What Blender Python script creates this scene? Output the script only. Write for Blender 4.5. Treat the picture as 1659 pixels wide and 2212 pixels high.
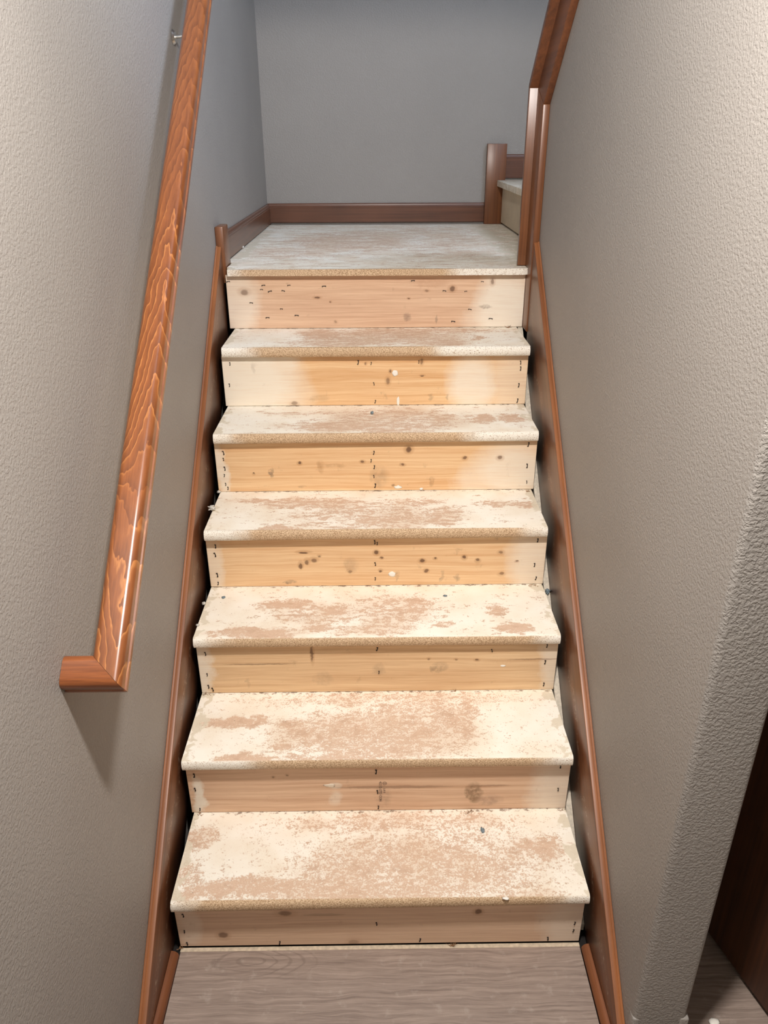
import bpy, bmesh, math, random
from mathutils import Vector, Matrix, noise as mnoise

# ------------------------------------------------------------------ clear
for o in list(bpy.data.objects):
    bpy.data.objects.remove(o, do_unlink=True)
scene = bpy.context.scene
COL = scene.collection
random.seed(7)

# ------------------------------------------------------------------ camera
W, H, FPX = 1659.0, 2212.0, 1670.95
CAM = Vector((0.00118, -1.15803, 1.70557))
CR = Vector((0.99992216, -0.01187219, -0.00383695))
CU = Vector((0.00864248, 0.43726353, 0.8992919))
CF = Vector((0.00899881, 0.89925506, -0.4373321))
cam_d = bpy.data.cameras.new('camera')
cam_d.sensor_fit = 'HORIZONTAL'
cam_d.sensor_width = 36.0
cam_d.lens = FPX / W * 36.0
cam_d.clip_start = 0.02
cam = bpy.data.objects.new('camera', cam_d)
m = Matrix.Identity(4)
for r in range(3):
    m[r][0], m[r][1], m[r][2], m[r][3] = CR[r], CU[r], -CF[r], CAM[r]
cam.matrix_world = m
COL.objects.link(cam)
scene.camera = cam

# ------------------------------------------------------------------ world, view
world = bpy.data.worlds.new('world')
scene.world = world
world.use_nodes = True
bg = world.node_tree.nodes['Background']
bg.inputs[0].default_value = (0.55, 0.62, 0.75, 1)
bg.inputs[1].default_value = 0.25
vs = scene.view_settings
vs.view_transform = 'Standard'
vs.look = 'None'
vs.gamma = 1.0
vs.use_curve_mapping = False
vs.exposure = 0.0


def area_light(name, loc, rot, size, power, color, size_y=None, shape='DISK', spread=math.pi):
    d = bpy.data.lights.new(name, 'AREA')
    d.shape = shape
    d.size = size
    if size_y:
        d.size_y = size_y
    d.energy = power
    d.color = color
    d.spread = spread
    o = bpy.data.objects.new(name, d)
    o.location = loc
    o.rotation_euler = rot
    COL.objects.link(o)
    return o


# recessed lamp in the hall ceiling over the foot of the stairs, warm
LAMP = (0.10, -0.57, 2.42)
ld = bpy.data.lights.new('ceiling_lamp_light', 'SPOT')
ld.energy = 164.0
ld.shadow_soft_size = 0.06
ld.spot_size = math.radians(176)
ld.spot_blend = 0.08
ld.color = (1.0, 0.945, 0.90)
lo = bpy.data.objects.new('ceiling_lamp_light', ld)
lo.location = LAMP
COL.objects.link(lo)
# daylight through the window of the upper flight
area_light('window_daylight', (1.60, 0.35, 3.65), (0, math.radians(70), math.radians(22)), 0.85, 92.0,
           (0.62, 0.76, 1.0), size_y=0.8, shape='RECTANGLE')

# ------------------------------------------------------------------ geometry constants (metres)
RISE, RUN, OV = 0.19, 0.22577, 0.0276
N = 7
TH = 0.030
LZ = RISE * N
XWL, XWR = -0.500, 0.502          # wall faces
XSL, XSR = -0.483, 0.485          # skirt board faces
YB = 2.735                        # back wall
YEND = -0.222                     # free end of right wall
WT = 0.107                        # its thickness
CEIL = 2.45
TOP = 4.3
KS = 0.87                         # slope of knee wall top (towards the camera, up)
KY, KZ = 1.41, 1.83               # knee of wall end


def ray(u, v):
    return CF + CR * ((u - W / 2) / FPX) + CU * ((H / 2 - v) / FPX)


def onX(u, v, X):
    d = ray(u, v)
    return CAM + d * ((X - CAM.x) / d.x)


def onY(u, v, Y):
    d = ray(u, v)
    return CAM + d * ((Y - CAM.y) / d.y)


def onZ(u, v, Z):
    d = ray(u, v)
    return CAM + d * ((Z - CAM.z) / d.z)


# ------------------------------------------------------------------ node expression helper
class NT:
    def __init__(self, name):
        self.m = bpy.data.materials.new(name)
        self.m.use_nodes = True
        self.t = self.m.node_tree
        self.t.nodes.clear()
        self.out = self.t.nodes.new('ShaderNodeOutputMaterial')
        self.b = self.t.nodes.new('ShaderNodeBsdfPrincipled')
        self.t.links.new(self.b.outputs[0], self.out.inputs[0])
        self._co = None

    def put(self, sock, v):
        if isinstance(v, S):
            self.t.links.new(v.s, sock)
        elif isinstance(v, (tuple, list)) and len(v) == 3 and sock.type == 'RGBA':
            sock.default_value = (*v, 1)
        else:
            sock.default_value = v

    def co(self):
        if self._co is None:
            c = self.t.nodes.new('ShaderNodeTexCoord')
            sp = self.t.nodes.new('ShaderNodeSeparateXYZ')
            self.t.links.new(c.outputs['Object'], sp.inputs[0])
            self._co = (S(self, sp.outputs[0]), S(self, sp.outputs[1]), S(self, sp.outputs[2]))
        return self._co

    def math(self, op, a, b=None, c=None, clamp=False):
        n = self.t.nodes.new('ShaderNodeMath')
        n.operation = op
        n.use_clamp = clamp
        self.put(n.inputs[0], a)
        if b is not None:
            self.put(n.inputs[1], b)
        if c is not None:
            self.put(n.inputs[2], c)
        return S(self, n.outputs[0])

    def vec(self, x, y, z):
        n = self.t.nodes.new('ShaderNodeCombineXYZ')
        for i, q in enumerate((x, y, z)):
            self.put(n.inputs[i], q)
        return S(self, n.outputs[0])

    def noise(self, v, scale=1.0, detail=2.0, rough=0.5, dist=0.0):
        n = self.t.nodes.new('ShaderNodeTexNoise')
        self.put(n.inputs['Vector'], v)
        n.inputs['Scale'].default_value = scale
        n.inputs['Detail'].default_value = detail
        n.inputs['Roughness'].default_value = rough
        n.inputs['Distortion'].default_value = dist
        return S(self, n.outputs[0])

    def voro(self, v, scale):
        n = self.t.nodes.new('ShaderNodeTexVoronoi')
        self.put(n.inputs['Vector'], v)
        n.inputs['Scale'].default_value = scale
        return S(self, n.outputs[0])

    def step(self, v, a, b):
        """smooth 0..1 between a and b"""
        n = self.t.nodes.new('ShaderNodeMapRange')
        n.interpolation_type = 'SMOOTHSTEP'
        self.put(n.inputs[0], v)
        n.inputs[1].default_value = a
        n.inputs[2].default_value = b
        return S(self, n.outputs[0])

    def lin(self, v, a, b, c=0.0, d=1.0):
        n = self.t.nodes.new('ShaderNodeMapRange')
        self.put(n.inputs[0], v)
        for k, q in enumerate((a, b, c, d)):
            n.inputs[1 + k].default_value = q
        return S(self, n.outputs[0])

    def mix(self, f, a, b):
        n = self.t.nodes.new('ShaderNodeMix')
        n.data_type = 'RGBA'
        self.put(n.inputs[0], f)
        self.put(n.inputs[6], a)
        self.put(n.inputs[7], b)
        return S(self, n.outputs[2])

    def bump(self, h, dist, strength=1.0):
        n = self.t.nodes.new('ShaderNodeBump')
        n.inputs['Strength'].default_value = strength
        n.inputs['Distance'].default_value = dist
        self.put(n.inputs['Height'], h)
        self.t.links.new(n.outputs[0], self.b.inputs['Normal'])

    def ell(self, x, y, cx, cy, rx, ry, amt=1.0, soft=1.0):
        """amt inside an ellipse, falling off across its rim"""
        dx = self.math('MULTIPLY_ADD', x, 1 / rx, -cx / rx)
        dy = self.math('MULTIPLY_ADD', y, 1 / ry, -cy / ry)
        d2 = self.math('MULTIPLY_ADD', dx, dx, dy * dy)
        f = self.math('MULTIPLY_ADD', d2, -1.0 / soft, (1.0 + soft * 0.5) / soft, clamp=True)
        return f if amt == 1.0 else f * amt

    def set(self, color=None, rough=None, **kw):
        if color is not None:
            self.put(self.b.inputs['Base Color'], color)
        if rough is not None:
            self.put(self.b.inputs['Roughness'], rough)
        for k, v in kw.items():
            self.put(self.b.inputs[k.replace('_', ' ')], v)
        return self.m


class S:
    def __init__(self, n, s):
        self.n, self.s = n, s

    def __add__(self, o): return self.n.math('ADD', self, o)
    __radd__ = __add__
    def __sub__(self, o): return self.n.math('SUBTRACT', self, o)
    def __rsub__(self, o): return self.n.math('SUBTRACT', o, self)
    def __mul__(self, o): return self.n.math('MULTIPLY', self, o)
    __rmul__ = __mul__
    def __truediv__(self, o): return self.n.math('DIVIDE', self, o)
    def max(self, o): return self.n.math('MAXIMUM', self, o)
    def min(self, o): return self.n.math('MINIMUM', self, o)
    def abs(self): return self.n.math('ABSOLUTE', self)
    def frac(self): return self.n.math('FRACT', self)
    def clamp(self): return self.n.math('ADD', self, 0.0, clamp=True)


def lin(*c):
    """sRGB 0..255 to linear"""
    return tuple(((q / 255) / 12.92 if q / 255 <= 0.04045 else ((q / 255 + 0.055) / 1.055) ** 2.4) for q in c)


# ------------------------------------------------------------------ materials
def mat_wall(name, col, scale=1.25, amp=0.00055):
    n = NT(name)
    x, y, z = n.co()
    p = n.vec(x, y, z)
    a = n.noise(p, 150 * scale, 2, 0.5, 0.3)
    b = n.noise(p, 340 * scale, 2, 0.5)
    h = n.step(a, 0.36, 0.64) * 0.8 + b * 0.25
    n.bump(h, amp, 1.0)
    big = n.noise(p, 2.5, 3, 0.5)
    c = n.mix(n.lin(big, 0.3, 0.7), tuple(q * 0.96 for q in col), tuple(q * 1.04 for q in col))
    return n.set(c, 0.55)


M = {}
WALLC = lin(150, 145, 139)
M['wall'] = mat_wall('taupe_wall_paint', WALLC)
M['wall_end'] = mat_wall('taupe_wall_paint_knockdown', WALLC, 1.3, 0.0010)
M['ceil'] = mat_wall('ceiling_paint', lin(225, 222, 216))
M['drywall'] = mat_wall('bare_drywall', lin(205, 200, 188), 0.7, 0.001)


def mat_stain(name, base, dark, axis, rough=0.32, streak=90.0, scuff=None):
    n = NT(name)
    x, y, z = n.co()
    along = {'x': (2.0, streak, streak), 'y': (streak, 2.0, streak), 'z': (streak, streak, 2.0),
             's': (streak, 4.0, streak)}[axis]
    if axis == 's':      # along the stair slope
        c, s_ = math.cos(0.70), math.sin(0.70)
        u = y * c + z * s_
        v = z * c - y * s_
        p = n.vec(x * streak, u * 2.5, v * streak)
    else:
        p = n.vec(x * along[0], y * along[1], z * along[2])
    g = n.noise(p, 1.0, 5, 0.6, 0.3)
    big = n.noise(n.vec(x, y, z), 6.0, 3, 0.5)
    f = n.lin(g * 0.75 + big * 0.35, 0.38, 0.72)
    c = n.mix(f, dark, base)
    if scuff:
        c = scuff(n, x, y, z, c)
    n.bump(g, 0.0003, 0.4)
    return n.set(c, rough, Coat_Weight=0.12, Coat_Roughness=0.3)


TB, TD = lin(114, 70, 47), lin(82, 49, 33)


def dusty(n, x, y, z, c):
    """pale scuffs the carpet left along the line of the nosings"""
    h = z - y * (RISE / RUN)
    ph = (y * (1 / RUN) - 0.02).frac() - 0.5
    bow = h + ph * ph * 0.30
    wob = n.noise(n.vec(x, y, z), 22, 4, 0.6)
    a = n.step((bow + wob * 0.06 - 0.185).abs(), 0.020, 0.004)
    streaks = n.step(n.noise(n.vec(y * 40, z * 40, x), 3, 5, 0.7), 0.50, 0.72)
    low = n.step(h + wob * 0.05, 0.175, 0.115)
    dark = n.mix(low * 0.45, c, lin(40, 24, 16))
    return n.mix(a * streaks * 0.75, dark, lin(190, 172, 150))


M['trim'] = mat_stain('stained_trim_wood', TB, TD, 'x')
M['trim_y'] = mat_stain('stained_trim_wood_along', TB, TD, 'y')
M['trim_z'] = mat_stain('stained_trim_wood_upright', lin(132, 82, 48), lin(98, 58, 34), 'z')
M['skirt'] = mat_stain('stained_skirt_wood', lin(128, 80, 50), lin(92, 56, 36), 's', 0.36, scuff=dusty)
M['skirt_edge_lit'] = mat_stain('stained_skirt_lit_edge_wood', lin(158, 98, 54), lin(122, 73, 41), 's', 0.45, streak=60)  # lighter copy of the skirt wood, lamp light painted into its colour
M['slope_trim'] = mat_stain('stained_slope_wood', lin(136, 82, 48), lin(98, 56, 33), 'y', 0.48)
M['door'] = mat_stain('shade_dark_cabinet_wood', lin(98, 56, 28), lin(62, 34, 17), 'z', 0.65)  # wood darkened so the unlit side reads near black


def mat_rail():
    n = NT('varnished_handrail_wood')
    x, y, z = n.co()
    x, y, z = x - 0.5, y - 0.186, z + 0.90          # part coordinates to stair coordinates
    k = RISE / RUN
    cs, sn = 1 / math.hypot(1, k), k / math.hypot(1, k)
    u = y * cs + z * sn
    w = n.noise(n.vec(x * 30, u * 9, z * 2), 1.0, 3, 0.6)
    w2 = n.noise(n.vec(x * 10, u * 1.6, 0.0), 1.0, 2, 0.5)
    v = (x + 0.414 + (w2 - 0.5) * 0.02) * 36.0
    arch = v * v * 0.9 + v.abs() * 1.3
    flip = n.step(u, 0.95, 0.75) * -1.6 + 1.0           # the arches point the other way low down
    s = u * 13.0 + arch * flip + w * 2.6 + w2 * 3.0
    f = s.frac()
    line = n.step(f, 0.78, 0.97) * n.step(f, 1.0, 0.97)
    vis = n.step(n.noise(n.vec(x * 8, u * 3.0, 3.0), 1.0, 2, 0.5), 0.40, 0.55)
    fine = n.noise(n.vec(x * 320, u * 12, z * 30), 1.0, 4, 0.6)
    base = n.mix(n.lin(fine * 0.6 + f * 0.35, 0.25, 0.7), lin(112, 62, 30), lin(150, 88, 44))
    c = n.mix(line * vis * 0.42, base, lin(218, 150, 84))
    n.bump(fine, 0.0002, 0.3)
    return n.set(c, 0.30, Coat_Weight=0.5, Coat_Roughness=0.2)


M['rail'] = mat_rail()


def mat_rail_return():
    n = NT('varnished_rail_return_wood')
    x, y, z = n.co()
    fine = n.noise(n.vec(x * 10, y * 200, z * 200), 1.0, 5, 0.6, 0.4)
    c = n.mix(n.lin(fine, 0.32, 0.68), lin(112, 60, 30), lin(150, 86, 44))
    return n.set(c, 0.3, Coat_Weight=0.5, Coat_Roughness=0.15)


M['rail_return'] = mat_rail_return()


def plain(name, col, rough=0.6, metal=0.0, var=0.12, scale=40):
    n = NT(name)
    x, y, z = n.co()
    g = n.noise(n.vec(x, y, z), scale, 4, 0.6)
    c = n.mix(n.lin(g, 0.3, 0.7), tuple(q * (1 - var) for q in col), tuple(min(1, q * (1 + var)) for q in col))
    return n.set(c, rough, Metallic=metal)


M['metal'] = plain('brushed_nickel', lin(200, 198, 192), 0.28, 1.0)
M['staple'] = plain('dark_staple_iron', lin(38, 28, 22), 0.6)
M['paint'] = plain('white_paint_blob', lin(246, 242, 232), 0.5, var=0.03)
M['lint'] = plain('grey_lint', lin(205, 200, 190), 0.95, var=0.35, scale=300)
M['lint_blue'] = plain('blue_grey_lint', lin(120, 134, 140), 0.95, var=0.45, scale=300)
M['splinter'] = plain('splintered_wood', lin(150, 112, 78), 0.9, var=0.4, scale=300)
M['dark'] = plain('near_black_matt', lin(30, 26, 24), 0.9)  # near-black tone for the floor slab and the plinth
M['ink'] = plain('stamp_ink', lin(92, 74, 66), 0.8)
M['glass'] = plain('lamp_glass', lin(240, 236, 225), 0.3)
M['white_trim'] = plain('white_fixture', lin(235, 233, 228), 0.4, var=0.02)

CREAM, CREAM2 = lin(250, 244, 230), lin(243, 232, 212)
TAN, TAN2, TAN3 = lin(222, 190, 162), lin(202, 164, 134), lin(182, 142, 112)


def mat_tread(name, i, ells, base=0.0, streak=(28, 70), fine=260.0, nose_ends=(0.06, 0.06), grey=0.0, soft=0.0):
    """cream paint worn through to particleboard; ells = (u, v, ru, rv, amount) in photo pixels on the tread top"""
    n = NT(name)
    x, y, z = n.co()
    zt = RISE * (i + 1)
    yn = RUN * i
    p = n.vec(x, y, z)
    wp = n.noise(p, 18, 3, 0.6)
    wq = n.noise(n.vec(x + 3.1, y, z), 18, 3, 0.6)
    wr_ = n.noise(n.vec(x, y + 1.7, z), 70, 3, 0.6)
    xw = x + (wp - 0.5) * 0.10 + (wr_ - 0.5) * 0.05
    yw = y + (wq - 0.5) * 0.06 + (wr_ - 0.5) * 0.025
    amt = None
    for (u, v, ru, rv, a) in ells:
        c = onZ(u, v, zt)
        e1 = onZ(u + ru, v, zt)
        e2a, e2b = onZ(u, v - rv, zt), onZ(u, v + rv, zt)
        e = n.ell(xw, yw, c.x, c.y, abs(e1.x - c.x), max(0.004, abs(e2a.y - e2b.y) / 2), a * (0.93 if i < 2 or i > 5 else 0.80), 1.3)
        amt = e if amt is None else amt.max(e)
    amt = amt + (base + 0.08) if amt is not None else x * 0.0 + (base + 0.06)
    ns = n.noise(n.vec(x * streak[0], y * streak[1], z), 1.0, 6, 0.62, 0.6)
    nf = n.noise(p, fine, 3, 0.6)
    nm = n.noise(n.vec(x * 0.6, y, z), 110, 4, 0.65)
    val = amt + (ns - 0.5) * (2.1 - soft) + (nm - 0.5) * 2.0 + (nf - 0.5) * (1.6 + soft)
    worn = n.step(val, 0.42 - soft * 0.15, 0.66 + soft * 0.12)
    # particleboard speckle
    sp = n.noise(p, 420, 3, 0.7)
    tan = n.mix(n.lin(sp, 0.30, 0.70), TAN2, TAN)
    tan = n.mix(n.step(ns, 0.52, 0.70) * 0.5, tan, TAN3)
    big = n.noise(p, 9, 3, 0.5)
    cream = n.mix(n.lin(big, 0.35, 0.65), CREAM, CREAM2)
    thin = n.step(amt + (big - 0.5) * 1.2, 0.15, 0.8) * 0.45        # thin overspray lets some tan through
    cream = n.mix(thin, cream, TAN)
    if grey:
        gm = n.step(n.noise(n.vec(x * 9, y * 30, z), 1.0, 5, 0.6), 0.48, 0.62) * grey
        cream = n.mix(gm, cream, lin(206, 188, 160))
    c = n.mix(worn * 0.82, cream, tan)
    dots = n.step(n.noise(n.vec(x * 0.7, y, z), 560, 2, 0.5), 0.62, 0.72) * n.step(amt + (big - 0.5) * 1.5, -0.1, 0.45)
    c = n.mix(dots * 0.55, c, TAN2)
    # beige filler smeared on the ends, crumbs along the foot of the riser behind
    endf = n.step(x.abs() + (wp - 0.5) * 0.09, 0.440, 0.446) * n.step(wq, 0.47, 0.50)
    c = n.mix(endf * 0.85, c, lin(222, 210, 186))
    yb_ = RUN * (i + 1) + OV if i < 6 else YB - 0.020
    back = n.step(y + (nf - 0.5) * 0.012, yb_ - 0.010, yb_ - 0.004)
    c = n.mix(back * n.step(nm, 0.50, 0.62) * 0.75, c, lin(120, 96, 74))
    # rounded front edge: bare board, pitted, with paint at the ends
    yl = y - yn
    front = n.step(yl + (nf - 0.5) * 0.003, 0.0085, 0.0055)
    pits = n.noise(n.vec(x * 0.6, y, z), 520, 3, 0.65)
    fc = n.mix(n.step(pits, 0.42, 0.60), lin(182, 148, 112), lin(230, 202, 166))
    fc = n.mix(n.step(pits, 0.37, 0.30), fc, lin(104, 74, 50))
    le, re = nose_ends
    endm = n.step(x + (wp - 0.5) * 0.10, -0.463 + le + 0.05, -0.463 + le - 0.05).max(
        n.step(x + (wp - 0.5) * 0.10, 0.463 - re - 0.05, 0.463 - re + 0.05))
    fpaint = endm * n.step(pits, 0.34, 0.46)
    fc = n.mix(fpaint, fc, CREAM)
    c = n.mix(front, c, fc)
    # little dark pock marks
    vv = n.voro(n.vec(x, y * 1.3, z), 46)
    pock = n.step(vv, 0.075, 0.045) * n.step(n.noise(p, 12, 2, 0.5), 0.52, 0.60)
    c = n.mix(pock * 0.7, c, lin(104, 84, 66))
    n.bump(worn * -0.5 + pits * front * 1.2 + sp * 0.25, 0.0009, 0.8)
    return n.set(c, 0.75)


def mat_riser(name, i, pine, whites, knots, pale=0.0, smudges=()):
    n = NT(name)
    x, y, z = n.co()
    yr = RUN * i + OV
    p = n.vec(x, y, z)
    wob = n.noise(n.vec(x * 3, z * 9, i * 3.7), 1.0, 3, 0.5)
    zz = z + (wob - 0.5) * 0.02
    knot_c = []
    for (u, v, ru, rv, a) in knots:
        c = onY(u, v, yr)
        rx = abs(onY(u + ru, v, yr).x - c.x)
        rz = abs(onY(u, v - rv, yr).z - onY(u, v + rv, yr).z) / 2
        knot_c.append((c.x, c.z, max(rx, 0.002), max(rz, 0.002), a))
    g = n.noise(n.vec(x * 2.2, zz * 110, i * 1.3), 1.0, 4, 0.6, 0.25)
    g2 = n.noise(n.vec(x * 14, zz * 420, i * 2.1), 1.0, 2, 0.5)
    lo, hi = pine
    c = n.mix(n.lin(g * 0.8 + g2 * 0.25, 0.36, 0.70), lo, hi)
    # paint mist
    w = None
    wn = n.noise(p, 7, 3, 0.5)
    wn2 = n.noise(p, 45, 4, 0.65)
    xw = x + (wn - 0.5) * 0.09 + (wn2 - 0.5) * 0.03
    for (u, v, ru, rv, a) in whites:
        q = onY(u, v, yr)
        rx = abs(onY(u + ru, v, yr).x - q.x)
        rz = abs(onY(u, v - rv, yr).z - onY(u, v + rv, yr).z) / 2
        e = n.ell(xw, zz, q.x, q.z, rx, rz, a, 1.3)
        w = e if w is None else w.max(e)
    grain_mist = n.lin(g2, 0.3, 0.7, 0.85, 1.1)
    w = ((w + pale) if w is not None else x * 0.0 + pale) * grain_mist
    c = n.mix(w.min(0.93), c, lin(244, 234, 216))
    # knots: dark core in a reddish ring
    for (cx, cz, rx, rz, a) in knot_c:
        ring = n.ell(x, zz, cx, cz - 0.0, rx * 1.9, rz * 1.7, 0.35 * a, 1.0)
        c = n.mix(ring, c, lin(170, 118, 74))
        core = n.ell(x + (g2 - 0.5) * 0.004 + (wn2 - 0.5) * 0.010, z + (wn2 - 0.5) * 0.006, cx, cz, rx, rz, 0.85 * a, 1.0)
        c = n.mix(core, c, lin(98, 66, 46))
    for (u, v, ru, rv, a, col) in smudges:
        q = onY(u, v, yr)
        rx = abs(onY(u + ru, v, yr).x - q.x)
        rz = abs(onY(u, v - rv, yr).z - onY(u, v + rv, yr).z) / 2
        e = n.ell(x + (wn2 - 0.5) * 0.035, z + (wn2 - 0.5) * 0.02 + (g - 0.5) * 0.01, q.x, q.z, rx, rz, a, 1.2)
        c = n.mix(e * n.lin(wn2, 0.35, 0.60, 0.25, 1.0), c, col)
    # hand grime
    gr = n.step(n.noise(n.vec(x * 24, z * 20, i), 1.0, 5, 0.7), 0.60, 0.74)
    c = n.mix(gr * 0.28, c, lin(150, 118, 88))
    n.bump(g, 0.0004, 0.5)
    return n.set(c, 0.62)


def mat_floor():
    n = NT('grey_oak_laminate')
    x, y, z = n.co()
    wob = n.noise(n.vec(x * 5, y * 12, 0.0), 1.0, 3, 0.55)
    yy = y + (wob - 0.5) * 0.03
    g = n.noise(n.vec(x * 5, yy * 150, 0.0), 1.0, 6, 0.62, 0.3)
    g2 = n.noise(n.vec(x * 26, yy * 620, 0.0), 1.0, 3, 0.6)
    # a flame figure near the left end of the first plank
    cx, cy = onZ(560, 2075, 0.0).x, onZ(560, 2075, 0.0).y
    dx = (x - cx) * 11.0
    dy = (y - cy) * 34.0
    r = n.math('SQRT', dx * dx + dy * dy + 0.02)
    fl = ((r * 2.3 + dx * 0.9 + (wob - 0.5) * 3.0).frac() - 0.5).abs()
    figure = n.step(fl, 0.16, 0.05) * n.step(r, 1.9, 1.0)
    c = n.mix(n.lin(g * 0.8 + g2 * 0.3, 0.38, 0.72), lin(126, 110, 100), lin(178, 160, 147))
    c = n.mix(figure * 0.35, c, lin(104, 90, 82))
    plank = n.noise(n.vec(x * 0.3, y * 2.0, 5.0), 1.0, 1, 0.5)
    c = n.mix(n.lin(plank, 0.4, 0.6, 0.0, 0.18), c, lin(120, 106, 98))
    dust = n.step(n.noise(n.vec(x, y, z), 30, 5, 0.65), 0.55, 0.75)
    c = n.mix(dust * 0.25, c, lin(206, 196, 184))
    n.bump(g2 * 0.5 + g, 0.0004, 0.6)
    return n.set(c, 0.5)


M['floor'] = mat_floor()
M['subfloor'] = plain('dusty_subfloor', lin(206, 190, 166), 0.9, var=0.2, scale=90)


# ------------------------------------------------------------------ mesh helpers
def link(name, me, mat, parent=None):
    o = bpy.data.objects.new(name, me)
    if mat is not None:
        me.materials.clear()
        me.materials.append(mat)
    COL.objects.link(o)
    o.parent = parent
    return o


def from_bm(name, bm, mat, parent=None, smooth=False):
    bmesh.ops.recalc_face_normals(bm, faces=bm.faces[:])
    me = bpy.data.meshes.new(name)
    bm.to_mesh(me)
    bm.free()
    if smooth:
        for p in me.polygons:
            p.use_smooth = True
        try:
            me.set_sharp_from_angle(angle=math.radians(35))
        except Exception:
            pass
    return link(name, me, mat, parent)


def bevel_all(bm, w, seg=2, ang=math.radians(30)):
    es = [e for e in bm.edges if len(e.link_faces) == 2 and e.calc_face_angle(0) > ang]
    bmesh.ops.bevel(bm, geom=es, offset=w, segments=seg, profile=0.5, affect='EDGES', clamp_overlap=True)


def box_bm(x0, x1, y0, y1, z0, z1, bm=None):
    bm = bm or bmesh.new()
    vs_ = [bm.verts.new((x, y, z)) for z in (z0, z1) for y in (y0, y1) for x in (x0, x1)]
    for f in ((0, 1, 3, 2), (4, 6, 7, 5), (0, 4, 5, 1), (2, 3, 7, 6), (0, 2, 6, 4), (1, 5, 7, 3)):
        bm.faces.new([vs_[k] for k in f])
    return bm


def box(name, x0, x1, y0, y1, z0, z1, mat, parent=None, bev=0.0, seg=2):
    bm = box_bm(x0, x1, y0, y1, z0, z1)
    if bev:
        bmesh.ops.recalc_face_normals(bm, faces=bm.faces[:])
        bevel_all(bm, bev, seg)
    return from_bm(name, bm, mat, parent, smooth=bool(bev))


def prism_bm(pts, axis, a0, a1, bm=None):
    """pts: 2D outline; axis 'x': (y,z) swept a0..a1 in x; 'y': (x,z); 'z': (x,y)"""
    bm = bm or bmesh.new()

    def P(p, a):
        return {'x': (a, p[0], p[1]), 'y': (p[0], a, p[1]), 'z': (p[0], p[1], a)}[axis]
    A = [bm.verts.new(P(p, a0)) for p in pts]
    B = [bm.verts.new(P(p, a1)) for p in pts]
    bm.faces.new(A)
    bm.faces.new(B[::-1])
    k = len(pts)
    for q in range(k):
        bm.faces.new((A[q], B[q], B[(q + 1) % k], A[(q + 1) % k]))
    return bm


def prism(name, pts, axis, a0, a1, mat, parent=None, bev=0.0, seg=2, smooth=False):
    bm = prism_bm(pts, axis, a0, a1)
    if bev:
        bmesh.ops.recalc_face_normals(bm, faces=bm.faces[:])
        bevel_all(bm, bev, seg)
    return from_bm(name, bm, mat, parent, smooth=bool(bev) or smooth)


def empty(name, loc=(0, 0, 0)):
    o = bpy.data.objects.new(name, None)
    o.empty_display_size = 0.1
    o.location = loc
    COL.objects.link(o)
    return o


def tag(o, label, cat, group=None, kind=None):
    if label:
        o['label'] = label
    if cat:
        o['category'] = cat
    if group:
        o['group'] = group
    if kind:
        o['kind'] = kind
    return o


def struct(o, label=None, cat=None):
    return tag(o, label, cat, kind='structure')


# ------------------------------------------------------------------ room shell
# floor: grey laminate planks on a slab
floor = box('floor', -0.72, 4.4, -2.5, 2.9, -0.12, -0.012, M['dark'])
struct(floor, 'grey wood-look laminate floor at the foot of the stairs', 'floor')
PW = 0.185
rows = []
y1 = 0.019
while y1 > -2.2:
    rows.append((y1 - (0.178 if not rows else PW), y1))
    y1 = rows[-1][0]
for k, (a, b) in enumerate(rows):
    xs = [-0.4655, 0.4685] if b > -0.2 else [-0.48, 0.9 - 0.4 * (k % 3), 2.2 - 0.3 * (k % 2), 4.2]
    if b > -0.2:
        segs = [(-0.4655, 0.4665)]
    else:
        segs = list(zip(xs[:-1], xs[1:]))
    for (p, q) in segs:
        box('plank', p + 0.0004, q - 0.0004, a + 0.0004, b - 0.0004, -0.0119, 0.0, M['floor'], floor, 0.0006, 1)
for k in range(7):       # planks of the room beyond the free wall end
    a = -0.24 + 0.185 * k
    box('plank', XWR + WT + 0.012, 1.58, a + 0.0004, a + 0.1846, -0.0119, 0.0, M['floor'], floor, 0.0006, 1)

box('subfloor_strip', -0.466, 0.4666, 0.0195, 0.0295, -0.0119, -0.0015, M['subfloor'], floor)
wl = box('wall_left', XWL - 0.12, XWL, -2.4, YB, -0.1, TOP, M['wall'])
struct(wl, 'taupe textured wall carrying the handrail', 'wall')
wb = box('wall_back', XWL - 0.12, 1.74, YB, YB + 0.12, -0.1, TOP, M['wall'])
struct(wb, 'grey textured wall behind the landing', 'wall')

# right wall: free end towards the hall, sloped top along the upper flight
pts = [(YEND, -0.1), (KY - 0.001, -0.1), (KY - 0.001, KZ), (YEND, KZ + KS * (KY - YEND))]
bm = prism_bm(pts, 'x', XWR, XWR + WT)
bmesh.ops.recalc_face_normals(bm, faces=bm.faces[:])
es = [e for e in bm.edges if all(abs(v.co.y - YEND) < 1e-4 for v in e.verts) and abs(e.verts[0].co.x - e.verts[1].co.x) < 1e-4]
bmesh.ops.bevel(bm, geom=es, offset=0.011, segments=4, profile=0.5, affect='EDGES')
wr = from_bm('wall_right', bm, M['wall'], None, smooth=True)
wr.data.materials.append(M['wall_end'])
for p in wr.data.polygons:
    if p.normal.y < -0.3:
        p.material_index = 1
struct(wr, 'taupe textured wall with a free end beside the stairs', 'wall')
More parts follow.
